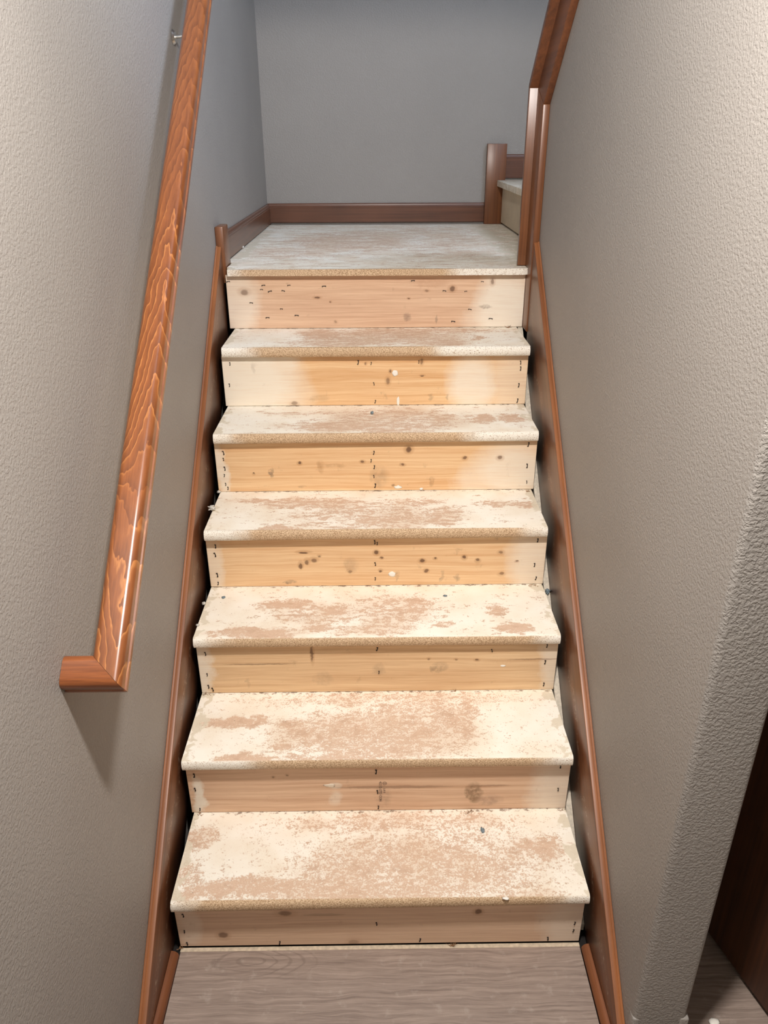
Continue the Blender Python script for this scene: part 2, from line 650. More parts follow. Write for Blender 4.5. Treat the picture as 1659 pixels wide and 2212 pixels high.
# bare plasterboard showing under the skirt board
prism('bare_drywall', [(0.0, -0.02), (0.0, 0.10), (1.30, 1.20), (1.30, 1.05)], 'x', XWR - 0.0025, XWR - 0.0002,
      M['drywall'], wr)
box('wall_foot', XWR + WT - 0.014, XWR + WT + 0.005, YEND - 0.002, YEND + 0.06, 0.0, 0.125, M['wall'], wr, 0.004, 3)
box('wall_foot', XWR - 0.001, XWR + 0.014, YEND - 0.001, YEND + 0.02, 0.0, 0.125, M['wall'], wr, 0.004, 3)

# hall and the dark room beyond
struct(box('wall_hall_bounce', -0.62, 4.42, -2.5, -2.4, -0.1, TOP, M['ceil']), 'unseen hall wall, made white to bounce fill light', 'wall')  # unseen wall behind the camera, whitened and set close for bounce light
wf = bmesh.new()
for (a, b, c, d) in ((-0.22, -0.10, -0.1, TOP), (0.80, YB, -0.1, TOP), (-0.10, 0.80, -0.1, 3.15), (-0.10, 0.80, 4.15, TOP)):
    box_bm(1.62, 1.74, a, b, c, d, wf)
struct(from_bm('wall_far', wf, M['wall']), 'wall with a window beside the upper flight', 'wall')
struct(box('wall_side', 4.3, 4.42, -2.4, -0.22, -0.1, CEIL + 0.3, M['wall']), 'taupe side wall of the hall', 'wall')
struct(box('wall_bounce_block', 0.885, 4.42, -0.26, -0.225, -0.1, CEIL, M['wall']), 'unseen partition added to keep hall light out of the dark room', 'wall')  # added out of view to shade the room past the wall end
struct(box('wall_closet', XWR + WT, 1.62, 1.36, 1.42, -0.1, 1.50, M['wall']), 'rear wall of the dark room under the stairs', 'wall')
struct(box('ceiling', -0.62, 4.42, -2.4, YEND - 0.02, CEIL, CEIL + 0.10, M['ceil']), 'white ceiling over the hall', 'ceiling')
struct(box('wall_header', -0.62, 1.74, YEND - 0.12, YEND - 0.02, CEIL + 0.10, TOP, M['wall']), 'wall above the hall ceiling', 'wall')
struct(box('ceiling_upper', -0.62, 1.74, YEND - 0.12, YB + 0.12, TOP, TOP + 0.1, M['ceil']), 'white ceiling high over the stairwell', 'ceiling')
# sloping underside of the upper flight
pts = [(1.42, 1.42), (1.42, 1.52), (YEND, 1.52 + 0.87 * (1.42 - YEND)), (YEND, 1.42 + 0.87 * (1.42 - YEND) - 0.06)]
struct(prism('ceiling_slope', pts, 'x', XWR + WT + 0.001, 1.62, M['ceil']), 'sloped underside of the upper flight', 'ceiling')
# the window that lights the upper flight
w1 = empty('window_1', (1.68, 0.35, 3.15))
struct(w1, 'white framed window lighting the upper flight', 'window')
for (n_, a) in (('window_frame', (-0.03, 0.03, -0.45, -0.40, 0, 1.0)), ('window_frame', (-0.03, 0.03, 0.40, 0.45, 0, 1.0)),
                ('window_frame', (-0.03, 0.03, -0.40, 0.40, 0, 0.05)), ('window_frame', (-0.03, 0.03, -0.40, 0.40, 0.95, 1.0))):
    box(n_, *a, M['white_trim'], w1, 0.004)

# tall cabinet standing in for a door leaf, colour darkened for shade, its side towards the free wall end
cab = empty('cabinet_stand_in', (0.828, -0.156, 0))
tag(cab, 'tall wooden cabinet standing in for a door, darkened for shade, beyond the free wall end', 'cabinet')
cab.rotation_euler = (0, 0, math.atan2(0.028, 0.097))
box('plinth', 0.012, 0.33, -0.040, 0.42, 0.0002, 0.016, M['dark'], cab)
box('body', 0.0, 0.34, -0.055, 0.44, 0.0162, 1.880, M['door'], cab, 0.002)
box('top', -0.006, 0.346, -0.061, 0.446, 1.8802, 1.900, M['door'], cab, 0.003)
box('side_panel', -0.004, -0.0002, 0.02, 0.38, 0.42, 1.80, M['door'], cab, 0.0015)

# ------------------------------------------------------------------ staircase
st = empty('staircase', (0, 0, 0))
tag(st, 'stripped wooden staircase with worn cream painted treads and bare pine risers', 'staircase')

TLR = [(-0.461, 0.466), (-0.466, 0.462), (-0.465, 0.463), (-0.461, 0.459), (-0.460, 0.462), (-0.458, 0.463)]
DY = [(-0.004, 0.003), (0.002, 0.003), (0.002, 0.003), (-0.005, 0.001), (-0.003, 0.002), (-0.003, -0.006)]

T_ELL = [
    # 1
    dict(ells=[(900, 1880, 270, 80, .62), (800, 1920, 330, 35, .66), (1000, 1850, 200, 70, .50), (500, 1920, 130, 26, .86),
               (640, 1905, 60, 12, .8), (780, 1915, 120, 20, .72), (432, 1812, 38, 24, .62), (1172, 1830, 50, 24, .78),
               (860, 1775, 260, 22, .50), (1100, 1930, 120, 18, .45), (405, 1895, 25, 40, .5)],
         base=-.02, streak=(30, 40), nose_ends=(.04, .05), soft=.8),
    # 2
    dict(ells=[(800, 1590, 210, 60, .66), (720, 1640, 130, 16, .70), (900, 1545, 130, 50, .58), (520, 1560, 68, 13, .86),
               (525, 1640, 62, 11, .95), (660, 1570, 60, 22, .60), (990, 1560, 40, 40, .62), (1010, 1520, 20, 30, .6),
               (830, 1510, 300, 14, .46), (610, 1612, 22, 6, .8)],
         base=-.02, streak=(30, 40), nose_ends=(.16, .06), soft=.7),
    # 3
    dict(ells=[(620, 1308, 70, 13, .9), (545, 1368, 100, 12, .9), (700, 1325, 100, 26, .60), (690, 1358, 40, 12, .8),
               (720, 1320, 24, 14, .85), (850, 1318, 110, 34, .60), (900, 1310, 40, 18, .75), (1115, 1357, 44, 10, .98),
               (1070, 1318, 22, 14, .75), (790, 1360, 120, 12, .62), (840, 1355, 60, 8, .7), (960, 1348, 20, 8, .7)],
         base=.0, streak=(26, 60), nose_ends=(.05, .05)),
    # 4
    dict(ells=[(680, 1088, 110, 13, .74), (800, 1115, 190, 34, .55), (600, 1142, 46, 8, .88), (560, 1084, 60, 6, .72),
               (960, 1108, 36, 16, .70), (820, 1125, 60, 14, .74), (1080, 1087, 60, 6, .80), (1140, 1090, 22, 6, .8),
               (950, 1128, 36, 8, .75), (900, 1085, 60, 8, .62)],
         base=.0, streak=(22, 80), nose_ends=(.10, .05)),
    # 5
    dict(ells=[(740, 920, 130, 12, .72), (860, 905, 150, 24, .60), (1040, 904, 30, 10, 1.0), (1105, 903, 26, 10, .95),
               (850, 925, 120, 12, .66), (970, 900, 16, 8, .7), (640, 893, 90, 4, .5)],
         base=.02, streak=(18, 95), nose_ends=(.05, .20)),
    # 6
    dict(ells=[(700, 724, 60, 12, .78), (830, 728, 180, 16, .66), (740, 740, 120, 10, .66), (960, 740, 60, 8, .78),
               (1030, 730, 14, 6, .9), (900, 715, 200, 6, .6)],
         base=.03, streak=(16, 110), nose_ends=(.10, .28)),
]
for i in range(6):
    M['tread%d' % i] = mat_tread('worn_tread_board_%d' % (i + 1), i, **T_ELL[i])
M['landing'] = mat_tread('worn_landing_board', 6, ells=[(760, 522, 150, 22, .36), (900, 515, 200, 26, .24), (640, 545, 90, 14, .28),
                                                        (1000, 545, 120, 12, .16)],
                         base=.17, streak=(11, 60), fine=200, nose_ends=(.03, .22), grey=.45)


def tread_mesh(i):
    x0, x1 = TLR[i]
    d0, d1_ = DY[i]
    zt = RISE * (i + 1)
    yb = RUN * (i + 1) + OV + 0.006
    prof = []
    t = TH
    # bullnose, from the crisp top arris round the front to the underside
    prof.append((yb, zt))
    prof.append((RUN * i + 0.0085, zt))
    for k in range(1, 9):
        a = math.radians(90 + 180 * k / 8.0 * 0.94)
        prof.append((RUN * i + 0.0085 + 0.0085 * math.cos(a), zt - t / 2 + t / 2 * math.sin(a)))
    prof.append((RUN * i + 0.012, zt - t))
    prof.append((yb, zt - t))
    bm = bmesh.new()
    nx = 12
    rows_ = []
    rnd = random.Random(i)
    for k in range(nx + 1):
        f = k / nx
        x = x0 + (x1 - x0) * f
        dy = d0 + (d1_ - d0) * f
        rows_.append([bm.verts.new((x, p[0] + (dy if q not in (0, len(prof) - 1) else 0), p[1]))
                      for q, p in enumerate(prof)])
    for k in range(nx):
        for q in range(len(prof)):
            q2 = (q + 1) % len(prof)
            bm.faces.new((rows_[k][q], rows_[k + 1][q], rows_[k + 1][q2], rows_[k][q2]))
    bm.faces.new(rows_[0][::-1])
    bm.faces.new(rows_[-1])
    o = from_bm('tread', bm, M['tread%d' % i], st, smooth=True)
    return o


for i in range(6):
    tread_mesh(i)

# landing board: square front edge, wider behind the wall ends
yl0 = RUN * 6
lp = [(-0.462, yl0), (0.467, yl0 - 0.004), (0.4815, yl0 + 0.002), (0.4815, KY - 0.004), (0.455, KY - 0.003), (0.455, KY + 0.024),
      (0.612, KY + 0.024), (0.612, YB - 0.030), (-0.497, YB - 0.030), (-0.492, 1.52), (-0.470, 1.50), (-0.470, 1.404), (-0.462, 1.40)]
# stepping the polygon so that it clears trim on both sides
bm = prism_bm(lp, 'z', LZ - 0.0195, LZ)
from_bm('landing_board', bm, M['landing'], st)

PINE_O = (lin(220, 170, 118), lin(244, 209, 162))
PINE_M = (lin(206, 160, 110), lin(238, 202, 154))
PINE_P = (lin(204, 160, 126), lin(234, 198, 164))
GLUE = lin(128, 100, 70)
GRIME = lin(120, 100, 84)
R_SPEC = [
    dict(pine=PINE_P, whites=[(1235, 2000, 60, 60, .45), (410, 2000, 30, 40, .35)], pale=.16,
         knots=[(482, 2020, 9, 6, .8), (616, 1973, 14, 5, .7), (1033, 1969, 7, 5, .9), (764, 2035, 10, 5, .4), (700, 1976, 40, 3, .3)]),
    dict(pine=PINE_P, whites=[(1200, 1710, 60, 80, .60), (424, 1720, 12, 40, .85), (712, 1700, 14, 6, .55), (716, 1725, 14, 14, .4)], pale=.06,
         knots=[(850, 1700, 120, 3, .5), (590, 1679, 3, 2, .6), (620, 1675, 3, 2, .6), (1060, 1697, 40, 2, .4)],
         smudges=[(1025, 1712, 17, 20, .85, GLUE), (1060, 1728, 24, 10, .45, lin(140, 110, 96)), (828, 1722, 16, 22, .30, GRIME)]),
    dict(pine=PINE_M, whites=[(440, 1450, 22, 70, .70), (1190, 1440, 30, 60, .55)], pale=.10,
         knots=[(674, 1412, 3, 16, .8), (1030, 1425, 4, 2, .9), (560, 1435, 70, 1.5, .6), (1150, 1424, 50, 1.2, .5), (985, 1425, 3, 2, .6),
                (926, 1424, 3, 2, .6)],
         smudges=[(950, 1441, 16, 10, .55, GRIME), (700, 1465, 20, 14, .22, GRIME), (820, 1446, 12, 12, .25, GRIME), (535, 1476, 4, 10, .3, GRIME)]),
    dict(pine=PINE_O, whites=[(460, 1230, 22, 60, .50), (1150, 1220, 50, 80, .62)], pale=.06,
         knots=[(656, 1194, 10, 2.2, 1), (650, 1223, 3.5, 6, .9), (663, 1215, 4, 5, .8), (678, 1211, 6, 4, .8), (690, 1202, 3, 2, .7),
                (756, 1235, 4, 3, .6), (813, 1193, 4.5, 4.5, 1), (824, 1205, 3, 2.5, .9), (912, 1211, 5, 4, 1), (940, 1206, 3, 2, 1),
                (1003, 1203, 4, 3.5, 1), (1032, 1209, 4, 3, .9), (921, 1233, 4, 3.5, .9), (822, 1234, 3, 2.5, .9), (1083, 1239, 5, 3, .7),
                (1082, 1193, 5, 3, .7), (1116, 1212, 3, 1.5, .9)],
         smudges=[(628, 1257, 12, 4, .6, GRIME), (758, 1222, 14, 16, .25, GRIME), (987, 1248, 7, 7, .5, GRIME), (857, 1245, 3, 10, .45, GRIME),
                  (955, 1243, 4, 10, .45, GRIME)]),
    dict(pine=PINE_O, whites=[(476, 1020, 14, 60, .7), (1110, 1020, 90, 60, .75), (1020, 1045, 40, 40, .5)], pale=.03,
         knots=[(647, 1000, 3.5, 3, 1), (783, 997, 4, 2.6, .9), (883, 971, 6, 6, 1), (1004, 989, 4, 3, .9), (1080, 988, 5, 3.5, .8),
                (870, 1003, 4, 2.5, .9), (548, 1022, 2, 2, .8), (850, 1048, 3, 2, .6)],
         smudges=[(587, 1021, 5, 9, .7, GRIME), (692, 1010, 6, 14, .45, lin(170, 122, 78)), (720, 1006, 24, 4, .4, lin(170, 122, 78)),
                  (820, 1030, 18, 22, .30, GRIME), (933, 1040, 6, 10, .5, lin(160, 120, 84)), (652, 1052, 8, 3, .4, GRIME)]),
    dict(pine=PINE_O, whites=[(525, 830, 125, 95, .97), (600, 790, 50, 40, .75), (1020, 830, 48, 60, .80), (1110, 830, 60, 80, .42)], pale=.0,
         knots=[(843, 802, 2.5, 3.5, .8), (838, 823, 4, 7, .7), (911, 781, 3, 6, .7), (912, 812, 4, 1.2, .9), (636, 871, 6, 4, .6),
                (790, 785, 2, 3, .7)],
         smudges=[(930, 858, 5, 7, .45, GRIME), (966, 858, 4, 6, .4, GRIME), (548, 795, 5, 12, .2, GRIME), (690, 860, 20, 8, .2, GRIME)]),
    dict(pine=PINE_P, whites=[(510, 650, 45, 90, .55), (1090, 665, 66, 80, .85), (1070, 690, 60, 40, .5)], pale=.08,
         knots=[(528, 632, 8, 6, .7), (685, 643, 6, 2, 1), (977, 624, 5.5, 5.5, .9), (1064, 608, 3.5, 6, .7), (883, 645, 2.5, 1.5, .9),
                (922, 628, 4, 2.5, .6), (714, 652, 2, 1.5, .8), (725, 695, 3, 3, .5)],
         smudges=[(879, 686, 9, 9, .55, lin(120, 96, 84)), (1048, 662, 14, 4, .5, GRIME), (943, 690, 3, 9, .5, lin(100, 90, 80)),
                  (930, 610, 40, 10, .3, lin(180, 132, 100))]),
]
risers = []
for i in range(7):
    M['riser%d' % i] = mat_riser('pine_riser_board_%d' % (i + 1), i, **R_SPEC[i])
    z0 = RISE * i + (0.0065 if i == 0 else 0.0012)
    z1 = RISE * (i + 1) - (TH if i < 6 else 0.0195) - 0.0006
    x0, x1 = (-0.466, 0.4655) if i < 6 else (-0.4735, 0.4815)
    y0 = RUN * i + OV
    risers.append(box('riser', x0, x1, y0, y0 + 0.018, z0, z1, M['riser%d' % i], st, 0.0008, 1))

# rough stringer edge showing in the gap along the free-ended wall
kk_ = RISE / RUN
M['stringer'] = plain('dusty_stringer', lin(214, 204, 186), 0.9, var=0.18, scale=120)
prism('stringer', [(0.06, 0.0), (0.06, kk_ * 0.06 - 0.030), (1.40, kk_ * 1.40 - 0.030), (1.40, kk_ * 1.40 - 0.24), (0.30, 0.0)], 'x', 0.4690, 0.4846,
      M['stringer'], st)

# upper step beyond the landing, turning to the right
M['utread'] = mat_tread('worn_upper_tread_board', 7, ells=[], base=.10, streak=(24, 24), grey=.4)
M['uriser'] = plain('pale_upper_riser', lin(206, 188, 160), 0.7, var=0.10, scale=9)
box('upper_tread', 0.567, 1.55, KY + 0.03, YB - 0.012, RISE * 8 - 0.026, RISE * 8, M['utread'], st, 0.003)
box('upper_riser', 0.594, 0.612, KY + 0.03, YB - 0.036, LZ + 0.008, RISE * 8 - 0.0265, M['uriser'], st, 0.001, 1)

# staples and nail stubs left in the risers (pixel places on each riser, drawn lying or upright)
ST = {
    6: ('h', [(493, 608), (569, 616), (565, 625), (583, 629), (624, 616), (612, 628), (543, 654), (608, 667), (641, 681), (578, 686),
              (1042, 608), (960, 628), (1006, 629), (1015, 668), (1060, 688), (979, 694), (892, 606), (700, 618)]),
    5: ('v', [(802, 785), (808, 829), (811, 869), (497, 786), (496, 832), (1125, 783), (1125, 796), (1121, 832), (1118, 868), (905, 782),
              (774, 783)]),
    4: ('v', [(808, 978), (802, 995), (809, 1009), (808, 1029), (811, 1049), (483, 978), (483, 992), (486, 1012), (485, 1027), (488, 1046),
              (493, 1056), (1142, 960), (1139, 1006), (1138, 1041)]),
    3: ('v', [(815, 1174), (811, 1218), (811, 1250), (465, 1198), (470, 1242), (472, 1263), (466, 1180), (1162, 1167), (1155, 1220),
              (1158, 1249), (810, 1171)]),
    2: ('v', [(444, 1412), (815, 1402), (448, 1457), (451, 1483), (460, 1489), (819, 1452), (1175, 1478), (1182, 1395), (1178, 1430),
              (1063, 1405)]),
    1: ('v', [(813, 1667), (816, 1710), (818, 1744), (1206, 1705), (1211, 1655), (422, 1705), (433, 1751), (420, 1675)]),
    0: ('v', [(814, 1995), (1242, 1994), (396, 1977), (399, 2012), (405, 2038), (605, 2036), (1239, 2010), (1184, 2027), (908, 2030)]),
}
bm = box_bm(-0.0042, 0.0042, -0.0010, 0.0004, -0.0008, 0.0008)
box_bm(-0.0044, -0.0030, -0.0022, 0.0004, -0.0022, 0.0006, bm)
box_bm(0.0030, 0.0044, -0.0020, 0.0004, -0.0018, 0.0006, bm)
bmesh.ops.recalc_face_normals(bm, faces=bm.faces[:])
staple_me = bpy.data.meshes.new('staple')
bm.to_mesh(staple_me)
bm.free()
staple_me.materials.append(M['staple'])
rnd = random.Random(3)
for i, (mode, pl) in ST.items():
    yr = RUN * i + OV
    for (u, v) in pl:
        q = onY(u, v, yr)
        top = RISE * (i + 1) - (TH if i < 6 else 0.02) - 0.004
        o = bpy.data.objects.new('staple', staple_me)
        COL.objects.link(o)
        o.parent = risers[i]
        o.location = (q.x, yr, min(max(q.z, RISE * i + 0.012), top))
        a = rnd.uniform(-0.25, 0.25) + (0 if mode == 'h' else math.pi / 2)
        o.rotation_euler = (0, a, 0)
        s = rnd.uniform(0.95, 1.5)
        o.scale = (s, 1, s)


def blob_mesh(name, r, seed, squash=(1, 1, 1), rough=0.5, sub=2, freq=1.6):
    bm = bmesh.new()
    bmesh.ops.create_icosphere(bm, subdivisions=sub, radius=1.0)
    for v in bm.verts:
        d = 1 + rough * mnoise.noise(v.co * freq + Vector((seed * 7.3, seed * 1.7, 2.2)))
        v.co = Vector((v.co.x * squash[0], v.co.y * squash[1], v.co.z * squash[2])) * (r * d)
    me = bpy.data.meshes.new(name)
    bm.to_mesh(me)
    bm.free()
    for p in me.polygons:
        p.use_smooth = True
    return me


def on_riser(i, u, v, name, me, mat):
    q = onY(u, v, RUN * i + OV)
    o = link(name, me, mat, risers[i])
    o.location = (q.x, RUN * i + OV - 0.0004, q.z)
    return o


on_riser(5, 853, 806, 'paint_drip', blob_mesh('paint_drip', 0.0095, 1, (1, .14, 1), .35), M['paint'])
on_riser(5, 860, 866, 'paint_drip', blob_mesh('paint_drip', 0.016, 2, (.28, .10, 1), .3), M['paint'])
on_riser(3, 847, 1240, 'paint_drip', blob_mesh('paint_drip', 0.0105, 3, (1, .12, .8), .4), M['paint'])
on_riser(4, 860, 1052, 'paint_drip', blob_mesh('paint_drip', 0.012, 5, (1, .08, .4), .8), M['paint'])
on_riser(4, 910, 1056, 'paint_drip', blob_mesh('paint_drip', 0.005, 6, (1, .15, .9), .6), M['paint'])
on_riser(2, 1086, 1438, 'paint_drip', blob_mesh('paint_drip', 0.007, 8, (1, .1, .5), .7), M['paint'])
on_riser(1, 712, 1697, 'paint_drip', blob_mesh('paint_drip', 0.013, 9, (1, .06, .42), .7),
         plain('thin_paint', lin(226, 212, 192), .5))


# lumber stamp on the second riser, reading downwards
def stamp(txt, size, u, v):
    cu = bpy.data.curves.new('stamp_txt', 'FONT')
    cu.body = txt
    cu.size = size
    cu.extrude = 0.0001
    cu.resolution_u = 2
    tmp = bpy.data.objects.new('stamp_tmp', cu)
    COL.objects.link(tmp)
    bpy.context.view_layer.update()
    me = bpy.data.meshes.new_from_object(tmp.evaluated_get(bpy.context.evaluated_depsgraph_get()))
    bpy.data.objects.remove(tmp, do_unlink=True)
    bpy.data.curves.remove(cu)
    me.name = 'stamp'
    q = onY(u, v, RUN + OV)
    o = link('grade_stamp', me, M['ink'], risers[1])
    # text x axis -> -z, text y axis -> +x, on the plane facing the hall
    o.matrix_local = Matrix(((0, 1, 0, q.x), (0, 0, -1, RUN + OV - 0.0002), (-1, 0, 0, q.z), (0, 0, 0, 1)))
    return o


stamp('422 D-STD CON', 0.0092, 819, 1688)
stamp('S-P-F', 0.0075, 828, 1703)
bm = bmesh.new()
segs = 24
ri, ro = 0.0042, 0.0052
A = [bm.verts.new((math.cos(2 * math.pi * k / segs) * ri, -0.0003, math.sin(2 * math.pi * k / segs) * ri)) for k in range(segs)]
B = [bm.verts.new((math.cos(2 * math.pi * k / segs) * ro, -0.0003, math.sin(2 * math.pi * k / segs) * ro)) for k in range(segs)]
for k in range(segs):
    bm.faces.new((A[k], A[(k + 1) % segs], B[(k + 1) % segs], B[k]))
box_bm(-0.003, 0.003, -0.0003, -0.0001, -0.0005, 0.0005, bm)
o = from_bm('stamp_ring', bm, M['ink'], risers[1])
q = onY(831, 1692, RUN + OV)
o.location = (q.x, RUN + OV - 0.0002, q.z)

# ------------------------------------------------------------------ skirt boards and mouldings
def skirt(name, label, face, wall, k, h, hb, y_top, y_floor, sgn):
    zf = 0.045
    yt0 = (zf - h) / k                           # where the sloped top comes down to the level base
    y_end = y_floor
    pts = [(y_end, 0.0), (y_end, max(zf, 0.0) if y_end < yt0 else h + k * y_end), ]
    if y_end < yt0:
        pts.append((yt0, zf))
    pts += [(y_top, h + k * y_top), (y_top, hb + (RISE / RUN) * y_top), (-hb / (RISE / RUN), 0.0)]
    e = empty(name, (0, 0, 0))
    struct(e, label, 'trim')
    a, b = sorted((face, wall - sgn * 0.0015))
    bd = prism('board', pts, 'x', a, b, M['skirt'], e, 0.0022, 2)
    bd.data.materials.append(M['skirt_edge_lit'])
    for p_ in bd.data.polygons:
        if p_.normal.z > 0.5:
            p_.material_index = 1  # up-facing faces coloured as if the lamp lit them
    # small rounded lip along the outer edge of the board's top
    n_ = Vector((0, -k, 1)).normalized()
    t_ = Vector((0, 1, k)).normalized()
    y0 = max(y_end, yt0)
    p0 = Vector((0, y0, h + k * y0)) + n_ * 0.0002
    p1 = Vector((0, y_top, h + k * y_top)) + n_ * 0.0002
    bm = bmesh.new()
    x_in = wall - sgn * 0.0055
    x_out = wall - sgn * 0.0008
    prof = [(x_in, -0.003), (x_in, 0.0012), (x_in * 0.4 + x_out * 0.6, 0.0024), (x_out, 0.0024), (x_out, -0.003)]
    r0 = [bm.verts.new(Vector((px, 0, 0)) + p0 + n_ * pn) for px, pn in prof]
    r1 = [bm.verts.new(Vector((px, 0, 0)) + p1 + n_ * pn) for px, pn in prof]
    for q_ in range(len(prof)):
        q2 = (q_ + 1) % len(prof)
        bm.faces.new((r0[q_], r0[q2], r1[q2], r1[q_]))
    bm.faces.new(r0)
    bm.faces.new(r1[::-1])
    from_bm('caulk_lip', bm, M['skirt_edge_lit'], e)
    return e


skirt('trim_1', 'stained wooden skirt board on the handrail side of the stairs', XSL, XWL, 0.8365, 0.216, -0.055, 1.408, -1.2, -1)
skirt('trim_2', 'stained wooden skirt board along the free-ended wall', XSR, XWR, 0.900, 0.236, -0.036, 1.308, YEND, 1)


def quarter_round(name, label, xa, sgn, y0, y1):
    r = 0.0165
    pts = [(xa, 0.0002), (xa, r)]
    for k in range(1, 6):
        a = math.radians(90 - 90 * k / 6)
        pts.append((xa + sgn * r * math.cos(a), 0.0002 + r * math.sin(a)))
    pts.append((xa + sgn * r, 0.0002))
    o = prism(name, pts, 'y', y0, y1, M['slope_trim'], None, smooth=True)
    return struct(o, label, 'trim')


quarter_round('trim_3', 'stained quarter-round shoe moulding on the handrail side', XSL + 0.0004, 1, -1.2, 0.010)
quarter_round('trim_4', 'stained quarter-round shoe moulding along the free-ended wall', XSR - 0.0004, -1, YEND, 0.014)


def base_profile(h):
    """baseboard outline: (depth from wall, height)"""
    return [(0, 0), (0.013, 0), (0.013, h - 0.020), (0.0115, h - 0.018), (0.0115, h - 0.014), (0.009, h - 0.010), (0.0075, h - 0.004),
            (0.005, h), (0, h)]


def baseboard_back(name, label, x0, x1, z, h):
    pts = [(YB - d, z + q) for d, q in base_profile(h)]
    return struct(prism(name, pts, 'x', x0, x1, M['trim']), label, 'baseboard')


baseboard_back('baseboard_back', 'stained baseboard along the back of the landing', -0.499, 0.515, LZ + 0.009, 0.084)
baseboard_back('baseboard_upper', 'short stained baseboard above the upper step', 0.6045, 1.60, RISE * 8 + 0.008, 0.100)
pts = [(XWL + d + 0.0, LZ + 0.006 + q) for d, q in base_profile(0.086)]
bl = prism('baseboard_left', pts, 'y', 1.503, YB - 0.0005, M['trim_y'])
bl_shear = 0.0
struct(bl, 'stained baseboard on the handrail wall beside the landing', 'baseboard')
pb = box('trim_5', 0.5155, 0.604, YB - 0.034, YB - 0.001, LZ + 0.0006, 1.672, M['trim_z'], None, 0.002)
struct(pb, 'tall stained plinth block in the back corner of the landing', 'trim')
cb = box('trim_6', XWL + 0.0005, -0.4735, 1.409, 1.502, LZ + 0.0006 - 0.05, 1.452, M['trim_z'], None, 0.003)
struct(cb, 'short stained block where the skirt board meets the landing', 'trim')

# casing and cap on the free edge of the right wall
cs = empty('trim_7', (XWR, KY, RISE * 6))
struct(cs, 'stained casing and cap along the edge of the knee wall', 'trim')
ct = Vector((0, -1, KS)).normalized()                 # up the slope, towards the hall
YT = YEND + 0.02


def zs(y, off):
    """height of a line parallel to the sloped top, off measured square to it below the top"""
    return KZ + KS * (KY - y) - off * math.hypot(1, KS)


CW = 0.100


def local(o, e):
    for v in o.data.vertices:
        v.co -= e.location
    return o


yin = KY - CW
# upright casing, its head cut on the mitre
mz = zs(yin, CW)
up = [(KY, RISE * 6 + 0.001), (KY, KZ), (yin, mz), (yin, RISE * 6 + 0.001)]
local(prism('casing', up, 'x', XWR - 0.020, XWR - 0.0003, M['trim_z'], cs, 0.0018), cs)
sl = [(KY - 0.0004, KZ + 0.0006), (YT, zs(YT, 0)), (YT, zs(YT, CW)), (yin - 0.0004, mz + 0.0006)]
local(prism('casing', sl, 'x', XWR - 0.020, XWR - 0.0003, M['slope_trim'], cs, 0.0018), cs)
# cap boards laid over wall end and casing
CT = 0.020
capx0, capx1 = XWR - 0.044, XWR + WT + 0.02
dk = CT * math.tan(0.5 * math.atan2(1, KS) * 0 + 0.5 * (math.pi / 2 - math.atan(KS)))
up = [(KY + 0.0003, LZ + 0.0005), (KY + CT, LZ + 0.0005), (KY + CT, KZ + dk), (KY + 0.0003, KZ + 0.0003)]
local(prism('cap', up, 'x', capx0, capx1, M['trim_z'], cs, 0.0015), cs)
sl = [(KY, KZ + 0.0008), (KY + CT, KZ + dk + 0.0006), (YT, zs(YT, -CT)), (YT, zs(YT, -0.0006))]
local(prism('cap', sl, 'x', capx0, capx1, M['slope_trim'], cs, 0.0015), cs)

# ------------------------------------------------------------------ handrail
k = RISE / RUN
T = Vector((0, 1, k)).normalized()        # up the rail
NRM = Vector((0, -k, 1)).normalized()
RXL, RXR = -0.457, -0.402
RW = RXR - RXL
P0 = Vector((0, -0.186, 0.932))           # lower edge of the rail's top face
hr = empty('handrail', (XWL, -0.186, 0.90))
tag(hr, 'varnished orange-brown wooden handrail with a mitred return into the wall', 'handrail')


def rail_profile(w):
    """across the rail: (offset from centre, height below the top face)"""
    hw = w / 2
    pr = []
    r = 0.013
    for k_ in range(0, 7):
        a = math.radians(90 - 90 * k_ / 6)
        pr.append((hw - 0.0015 - r + r * math.cos(a), -r + r * math.sin(a)))
    pr += [(hw - 0.0015, -0.024), (hw - 0.004, -0.026), (hw - 0.004, -0.028), (hw, -0.030), (hw, -0.038), (hw - 0.003, -0.040)]
    left = [(-a, b) for a, b in pr][::-1]
    return pr + left


prof = rail_profile(RW)
xc = (RXL + RXR) / 2


def sweep(name, f0, f1, mat):
    bm = bmesh.new()
    r0 = [bm.verts.new(f0(a, b) - hr.location) for a, b in prof]
    r1 = [bm.verts.new(f1(a, b) - hr.location) for a, b in prof]
    kk = len(prof)
    for q_ in range(kk):
        bm.faces.new((r0[q_], r1[q_], r1[(q_ + 1) % kk], r0[(q_ + 1) % kk]))
    bm.faces.new(r0)
    bm.faces.new(r1[::-1])
    o = from_bm(name, bm, mat, hr, smooth=True)
    return o


ULEN = 2.15
# the rail: u runs from the mitre (u = hw - a side) up the slope
rail = sweep('rail', lambda a, b: P0 + Vector((xc + a, 0, 0)) + T * (RW / 2 - a + 0.0003) + NRM * b,
             lambda a, b: P0 + Vector((xc + a, 0, 0)) + T * ULEN + NRM * b, M['rail'])
# the return: runs square to the wall in the same sloped plane, mitred
sweep('rail_return', lambda a, b: P0 + Vector((XWL + 0.0005, 0, 0)) + T * (RW / 2 - a) + NRM * b,
      lambda a, b: P0 + Vector((xc + a - 0.0003, 0, 0)) + T * (RW / 2 - a) + NRM * b, M['rail_return'])
for m_ in ('rail', 'rail_return'):
    pass


